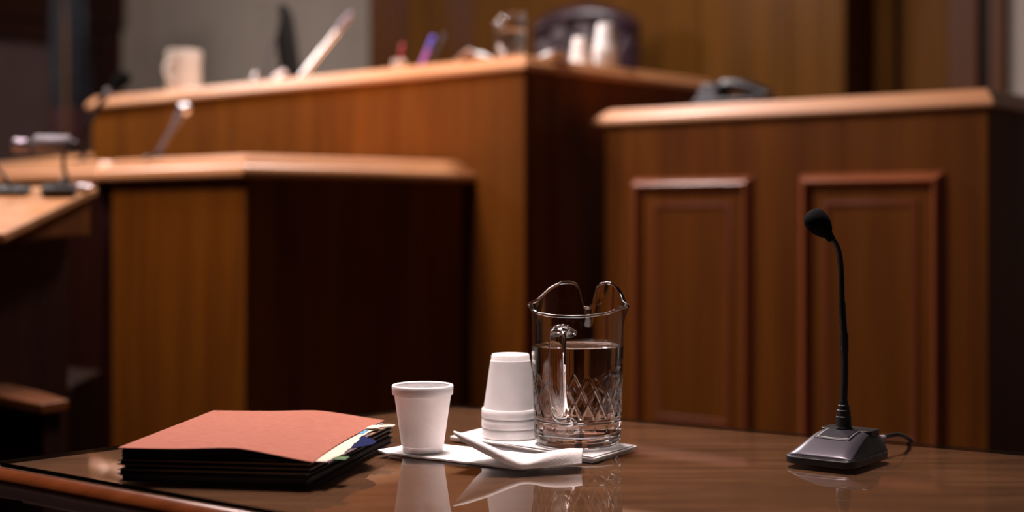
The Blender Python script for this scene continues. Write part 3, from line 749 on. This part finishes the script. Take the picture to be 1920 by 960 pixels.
# monitor seen from its edge
q = onj(538, .30); 
mo = thing('computer_monitor', 'black computer monitor seen edge-on on the judge bench before the beige wall', 'monitor', (q.x, q.y, JT))
vd = Vector((q.x, q.y)).normalized(); vx = Vector((vd.y, -vd.x))   # sideways as seen
def mp(s, dpt, z): p = vx*s+vd*dpt; return Vector((p.x, p.y, z))
def mon(mb, s0a, s0b, s1a, s1b, za, zb, dd):
    mb.hexa([mp(s0a,-dd,za), mp(s0b,-dd,za), mp(s0b+.03,dd,za), mp(s0a+.03,dd,za)], [mp(s1a,-dd,zb), mp(s1b,-dd,zb), mp(s1b+.03,dd,zb), mp(s1a+.03,dd,zb)])
mb = MB(); mon(mb, -.002, .052, -.044, -.002, .015, .385, .17); obj('screen_panel', mb, M_screen, mo, bevel=.006)
mb = MB(); mon(mb, -.030, .011, -.056, -.018, .05, .22, .11); mon(mb, -.054, -.0175, -.034, -.028, .22, .34, .10); obj('rear_housing', mb, M_screen, mo, bevel=.008)
mb = MB(); mb.lathe([(0,0),(.09,0),(.09,.008),(.02,.018),(.018,.05),(0,.05)], 24); obj('stand', mb, M_screen, mo, smooth=40)
# chrome gooseneck microphone / lamp, strongly lit
q = onj(566, .09); d0 = q.y
gm = thing('desk_microphone', 'brightly lit chrome desk microphone leaning right on the judge bench', 'microphone', (q.x, q.y, JT))
bpt = Vector((q.x, q.y, JT+.012)); tip = P(660, 24, d0-.05); e1_ = bpt+(tip-bpt)*.72
obj('base', MB().lathe([(0,0),(.034,0),(.036,.004),(.030,.010),(.010,.013),(0,.013)], 32), M_chrome, gm, smooth=40)
obj('stem', MB().tube([bpt, bpt+(tip-bpt)*.4, e1_], .012, 24), M_polished, gm, smooth=60, world=True)
obj('microphone_head', MB().tube([e1_, e1_+(tip-bpt)*.04, e1_+(tip-bpt)*.2, tip], [.010,.015,.018,.013], 20), M_steel, gm, smooth=60, world=True)
# small black microphone with silver clamp
q = onj(497, .10); d0 = q.y
sm_ = thing('desk_microphone', 'small dark desk microphone with silver clips left of the black monitor', 'microphone', (q.x, q.y, JT))
obj('base', MB().box((0,0,.011), (.05,.05,.022), .7), M_black, sm_, bevel=.004)
obj('stem', MB().tube(spline([P(497, 158, d0), P(500, 130, d0), P(508, 95, d0), P(514, 72, d0)], 6), .0055, 12), M_phone, sm_, smooth=60, world=True)
obj('clip', MB().tube([P(476, 148, d0-.02), P(482, 137, d0-.02)], [.014,.012], 16), M_chrome, sm_, smooth=40, world=True)
obj('clip', MB().tube([P(515, 147, d0-.02), P(535, 133, d0-.02)], [.016,.013], 16), M_chrome, sm_, smooth=40, world=True)
# pen pot with pens
q = onj(748, .07)
pc = thing('pen_holder', 'low pale pen pot near the middle of the judge bench edge', 'pen holder', (q.x, q.y, JT))
obj('pot', MB().lathe([(0,0),(.030,0),(.032,.003),(.033,.034),(.031,.036),(.030,.034),(.029,.004),(0,.004)], 28), M_cream, pc, smooth=40)
def pen(p0, p1, r_, m1, m2, label):
    t = thing('marker_pen', label, 'pen', tuple(p0), 0, 'pens on the judge bench')
    obj('barrel', MB().tube([p0, p0+(p1-p0)*.55], r_, 14), m1, t, smooth=50, world=True)
    obj('cap', MB().tube([p0+(p1-p0)*.55, p0+(p1-p0)*.97, p1], [r_*1.12, r_*1.12, r_*.7], 14), m2, t, smooth=50, world=True)
pb = Vector((q.x, q.y, JT+.012))
pen(pb, P(755, 82, q.y), .0065, M_red1, M_red1, 'short red pen standing in the pale pen pot')
q = onj(790, .08); pen(Vector((q.x, q.y, JT+.006)), P(813, 68, q.y+.02), .0095, M_pur, M_blu1, 'purple pen with blue cap leaning right on the judge bench')
q = onj(806, .13); pen(Vector((q.x, q.y, JT+.006)), P(834, 62, q.y+.02), .006, M_phone, M_phone, 'dark grey pen leaning behind the purple pen on the judge bench')

# leather chair behind the bench
q = V2(*(P(1100, 100, 7.3).xy)); fz = .87
ch = thing('leather_armchair', 'dark burgundy button-tufted leather chair behind the judge bench', 'chair', (q.x, q.y, fz))
cz = (-V).normalized(); cx = Vector((-cz.y, cz.x)); cx = -cx if cx.x < 0 else cx
cx = Vector((.985, -.17)); cz = Vector((-.17, -.985))
def cpt(a, b, z): p = cx*a+cz*b; return Vector((p.x, p.y, z))
HB = 1.275
def half(z):   # half-width of back at height fraction
    return .255
def backf(u, v, side):
    a = (2*u-1)
    z1 = HB-.085*abs(a)**2-.07*max(0, abs(a)-.8)**1.2*2
    z = .48+(z1-.48)*v
    wdt = .275*(1-.04*(1-v))
    edge = (1-abs(a)**6)**.5 if abs(a) < 1 else 0
    vt = min(1, (1-v)/.10); bul = edge*(math.sin(vt*PI/2))**.6
    dep = .075*bul
    if side > 0:
        X = a*4.0; Z = z/.125
        for s_ in (0,):
            r1 = abs(((X/2+Z/2) % 1)-.5)*2; r2 = abs(((X/2-Z/2) % 1)-.5)*2
            crease = max(0, 1-(1-r1)/.22)+max(0, 1-(1-r2)/.22)
            roll = 1 if v < .87 else 0
            dep -= .026*min(1.6, crease)*roll*edge*(1 if abs(a) < .85 else 0)
        if v > .87: dep += .02*math.sin((v-.87)/.13*PI)
    return cpt(a*wdt, side*dep+.0-.12*(1-v)*0, z)
mb = MB().grid(lambda u, v: backf(u, v, 1), 72, 72); mb.grid(lambda u, v: backf(1-u, v, -.8), 72, 40)
bk = obj('backrest', mb, M_leather, ch, smooth=70)
for iz in range(5):
    for ix in range(-3, 4):
        if (ix+iz) % 2: continue
        a = ix*.25; z = .125*(round(.62/.125)+iz)
        if z < HB-.13: obj('button', MB().lathe([(0,-.004),(.013,-.002),(.013,.002),(0,.006)], 12, c=tuple(cpt(a*.262, .060, z)), axis=(cz.x, cz.y, 0)), M_black, bk, smooth=50)
mb = MB(); s_ = [cpt(-.27,.02,.40), cpt(.27,.02,.40), cpt(.27,.52,.40), cpt(-.27,.52,.40)]
mb.hexa(s_, [p+Vector((0,0,.10)) for p in s_]); obj('seat', mb, M_leather, ch, bevel=.03, segs=4)
for sx in (-1, 1):
    mb = MB().tube(spline([cpt(sx*.29,.0,.66), cpt(sx*.30,.2,.68), cpt(sx*.30,.42,.66), cpt(sx*.29,.46,.56), cpt(sx*.28,.44,.44)], 6), .032, 12)
    obj('armrest', mb, M_leather, ch, smooth=60)
mb = MB().lathe([(0,.07),(.03,.07),(.03,.40),(0,.40)], 16, c=tuple(cpt(0,.26,0))); ped = obj('pedestal', mb, M_black, ch)
for k in range(5):
    a = k*2*PI/5; c_ = cpt(0,.26,.075); obj('foot', MB().tube([c_, c_+Vector((math.cos(a)*.27, math.sin(a)*.27, -.03))], [.022,.015], 10), M_black, ped)
    obj('caster', MB().lathe([(0,-.012),(.028,-.010),(.028,.010),(0,.012)], 14, c=tuple(c_+Vector((math.cos(a)*.27, math.sin(a)*.27, -.046))), axis=(math.cos(a+1.5), math.sin(a+1.5), 0)), M_black, ch)

# desk telephone on the right counter
def onr(px, ins): return hit(R1+rin*ins, rdir, px)
q = onr(1378, .13); ra = math.atan2(rdir.y, rdir.x)
ph = thing('desk_telephone', 'charcoal desk telephone lying on the top left of the panelled counter', 'telephone', (q.x, q.y, RT), ra)
mb = MB().prism(rr_poly(.16, .075, .02), .0, .022); obj('base', mb, M_phone, ph, bevel=.004)
for k in range(4):
    obj('ribbed_block', MB().prism([(x-.095, y) for x, y in rr_poly(.058-.004*k, .060-.006*k, .015)], .0225+k*.0165, .0225+k*.0165+.0145), M_phone, ph, bevel=.003)
hp = spline([(-.05,0,.076), (-.02,0,.080), (.03,0,.076), (.08,0,.062), (.12,0,.044), (.150,0,.030)], 8)
obj('handset', MB().tube(hp, [.025+.003*abs(2*i/(len(hp)-1)-1)**3 for i in range(len(hp))], 16, flat=1.3), M_black, ph, smooth=60)
mb = MB(); sp_ = []
for i in range(140): a = i*.55; sp_.append(Vector((.02+.0007*i, -.055+.006*math.cos(a), .030+.006*math.sin(a))))
obj('cord', MB().tube(sp_, .0018, 6), M_black, ph, smooth=60)

# microphone on the witness stand
def ons(px, ins): return hit(S0+V*ins, U, px)
q = ons(300, .10); d0 = q.y
wm = thing('desk_microphone', 'silver-headed microphone leaning right on the witness stand', 'microphone', (q.x, q.y, WT))
bpt = Vector((q.x-.015, q.y, WT+.010)); tip = P(345, 205, d0-.02)
obj('base', MB().lathe([(0,0),(.05,0),(.052,.004),(.045,.010),(.012,.014),(0,.014)], 28, c=(-.015,0,0)), M_black, wm, smooth=40)
obj('body', MB().tube([bpt, bpt+(tip-bpt)*.55, bpt+(tip-bpt)*.62, bpt+(tip-bpt)*.92], [.009,.011,.013,.022], 18), M_silver, wm, smooth=50, world=True)
hd = (tip-bpt).normalized()
obj('microphone_head', MB().lathe([(0,-.024),(.018,-.02),(.025,-.006),(.026,.006),(.021,.018),(.012,.026),(0,.029)], 28, c=tuple(tip-Vector((q.x, q.y, WT))), axis=tuple(hd)), M_chrome, wm, smooth=60, label='bright metal mesh head')

# reading lamp and microphones at the lectern
def onb(px, py):    # point on the slanted board seen at this pixel
    r0 = Vector((0,0,EYE)); d_ = P(px, py, 1)-r0; t = (A-r0).dot(nrm)/d_.dot(nrm); return r0+d_*t
q = onb(112, 366)
rl = thing('reading_lamp', 'small lamp with grey horizontal cylinder shade on black base, on the lectern', 'lamp', tuple(q))
tilt = Vector((0,0,1)).rotation_difference(nrm).to_matrix()
mb = MB().box((0,0,.017), (.10,.085,.028), .15); mb.v = [tilt@v for v in mb.v]
obj('base', mb, M_black, rl, bevel=.006)
sc_ = P(97, 271, q.y+.03); 
obj('stem', MB().tube(spline([q+nrm*.03, P(124, 335, q.y+.03), P(119, 312, q.y+.03), P(121, 284, q.y+.03)], 8), [.010]*9+[.0065]*16, 12), M_black, rl, smooth=60, world=True)
ax = Vector((1, -.08, -.015)).normalized(); px2m = q.y/F
shd = obj('shade', MB().lathe([(0,-.055),(.026,-.055),(.030,-.050),(.031,.0),(.030,.056),(.026,.061),(0,.061)], 32, c=tuple(sc_-q), axis=tuple(ax)), M_silver, rl, smooth=40, label='grey metal cylinder shade')
_k = obj('end_knob', MB().lathe([(0,-.012),(.014,-.010),(.016,.0),(.012,.010),(0,.012)], 20, c=tuple(sc_-q+ax*.072), axis=tuple(ax)), M_black, shd, smooth=60)
obj('neck', MB().lathe([(0,-.016),(.010,-.016),(.010,.016),(0,.016)], 20, c=tuple(sc_-q-ax*.066), axis=tuple(ax)), M_black, rl, smooth=60)
obj('end_cylinder', MB().lathe([(0,-.024),(.020,-.024),(.023,-.020),(.023,.020),(.020,.024),(0,.024)], 28, c=tuple(sc_-q-ax*.100-Vector((0,0,.004))), axis=tuple(ax)), M_steel, rl, smooth=40)
q = onb(158, 358)
o = obj('silver_clip', MB().tube([q+Vector((-.022,0,.012)), q+Vector((-.01,0,.013)), q+Vector((.025,0,.010))], [.008,.012,.006], 16, flat=1.4), M_chrome, None, smooth=50)
tag(o, 'small shiny silver clip beside the lamp base at the lectern corner', 'clip')
q = onb(22, 364)
bm_ = thing('desk_microphone', 'black gooseneck microphone base at the left edge of the lectern', 'microphone', tuple(q))
mb = MB().prism(rr_poly(.055, .035, .015), .003, .022); mb.v = [tilt@v for v in mb.v]; obj('base', mb, M_black, bm_, bevel=.005)
obj('gooseneck', MB().tube(spline([q+nrm*.02, P(8, 330, q.y), P(-20, 300, q.y), P(-60, 240, q.y)], 8), .006, 12), M_black, bm_, smooth=60, world=True)
e_ = P(-60, 240, q.y); obj('microphone_head', MB().lathe([(0,-.03),(.008,-.03),(.013,-.01),(.014,.01),(.008,.022),(0,.024)], 20, c=tuple(e_-q+Vector((-.008,0,.02))), axis=(-.5,0,1)), M_foamb, bm_, smooth=60)
# tall black gooseneck microphone standing on the clerk counter
q = hit(S0+V*.16, U, 156)
tm = thing('desk_microphone', 'tall black gooseneck microphone rising behind the lectern lamp to the beige wall', 'microphone', (q.x, q.y, WT))
obj('base', MB().lathe([(0,0),(.05,0),(.05,.012),(.02,.018),(0,.018)], 28), M_black, tm, smooth=40)
obj('gooseneck', MB().tube(spline([Vector((q.x, q.y, WT+.015)), P(160, 262, q.y), P(172, 222, q.y), P(190, 190, q.y), P(212, 168, q.y)], 8), .013, 12), M_black, tm, smooth=60, world=True)
e_ = P(226, 152, q.y)
hdv = (P(240, 140, q.y)-P(205, 174, q.y)).normalized()
obj('microphone_head', MB().lathe([(0,-.05),(.015,-.048),(.026,-.02),(.034,.01),(.030,.032),(.016,.045),(0,.048)], 24, c=tuple(e_-Vector((q.x, q.y, WT))), axis=tuple(hdv)), M_foamb, tm, smooth=60)
obj('silver_ring', MB().lathe([(.018,-.01),(.022,-.006),(.022,.006),(.018,.01)], 20, c=tuple(P(204, 174, q.y)-Vector((q.x, q.y, WT))), axis=tuple(hdv)), M_silver, tm, smooth=60, label='dull silver ring below the head')

SNAP3 = set(bpy.data.objects)
# flag on a pole by the doorway
fp_ = P(124, 200, 9.5)
fl = thing('flag_on_pole', 'furled navy and red flag on a brown pole before the dark doorway', 'flag', (fp_.x, fp_.y, 0))
obj('pole', MB().tube([(0,0,.03), (0,0,2.9)], .022, 16), M_polew, fl, smooth=60)
obj('finial', MB().lathe([(0,0),(.02,.005),(.03,.04),(.012,.07),(0,.12)], 20, c=(0,0,2.9)), M_brass, fl, smooth=50)
obj('stand', MB().lathe([(0,0),(.15,0),(.15,.02),(.05,.05),(.03,.09),(0,.09)], 28), M_brass, fl, smooth=40)
mfl = bpy.data.materials.new('flag_cloth'); mfl.use_nodes = True; nt = mfl.node_tree; N = nt.nodes
tc = N.new('ShaderNodeTexCoord'); sx = N.new('ShaderNodeSeparateXYZ'); nt.links.new(tc.outputs['Object'], sx.inputs[0])
gt = N.new('ShaderNodeMath'); gt.operation = 'GREATER_THAN'; gt.inputs[1].default_value = 1.78; nt.links.new(sx.outputs['Z'], gt.inputs[0])
mx1 = N.new('ShaderNodeMix'); mx1.data_type = 'RGBA'; nt.links.new(gt.outputs[0], mx1.inputs[0])
wv = N.new('ShaderNodeTexWave'); wv.inputs['Scale'].default_value = 4; wv.bands_direction = 'X'; nt.links.new(tc.outputs['Object'], wv.inputs[0])
cr = N.new('ShaderNodeValToRGB'); nt.links.new(wv.outputs['Fac'], cr.inputs[0]); cr.color_ramp.interpolation = 'CONSTANT'
cr.color_ramp.elements[0].color = (.06,.003,.003,1); cr.color_ramp.elements[1].color = (.05,.03,.035,1); cr.color_ramp.elements[1].position = .80
vo = N.new('ShaderNodeTexVoronoi'); vo.inputs['Scale'].default_value = 11; nt.links.new(tc.outputs['Object'], vo.inputs[0])
c2 = N.new('ShaderNodeValToRGB'); nt.links.new(vo.outputs['Distance'], c2.inputs[0]); c2.color_ramp.interpolation = 'CONSTANT'
c2.color_ramp.elements[0].color = (.03,.03,.045,1); c2.color_ramp.elements[1].color = (.002,.003,.009,1); c2.color_ramp.elements[1].position = .22
nt.links.new(cr.outputs[0], mx1.inputs[6]); nt.links.new(c2.outputs[0], mx1.inputs[7])
nt.links.new(mx1.outputs[2], N['Principled BSDF'].inputs['Base Color']); N['Principled BSDF'].inputs['Roughness'].default_value = .7
def clo(u, v):
    z = 1.35+1.5*v; a = u*2*PI; wdt = .115*(1-.35*v)*(1+.25*math.sin(2.4*(1-v)+1)); r_ = 1+.22*math.sin(a*5+v*2)+.1*math.sin(a*9-v*3)
    return Vector((wdt*r_*math.cos(a)+.0+.01*(1-v), .08*r_*math.sin(a)*1.0+.06, z+.03*math.sin(a*2)*(1-v)))
obj('cloth', MB().grid(clo, 90, 30), mfl, fl, smooth=80)

# bring the furniture and what stands on it to its true size and distance
for o in (SNAP1-SNAP0) | (SNAP3-SNAP2):
    if o.parent is not None or o.name.startswith(('leather_armchair', 'trim_14')): continue
    o.location = shrink(o.location)
    o.scale = (1.08,)*3 if o.name.startswith('foam_cup') else (.80,)*3 if o.name.startswith('glass_pitcher') else (K,)*3
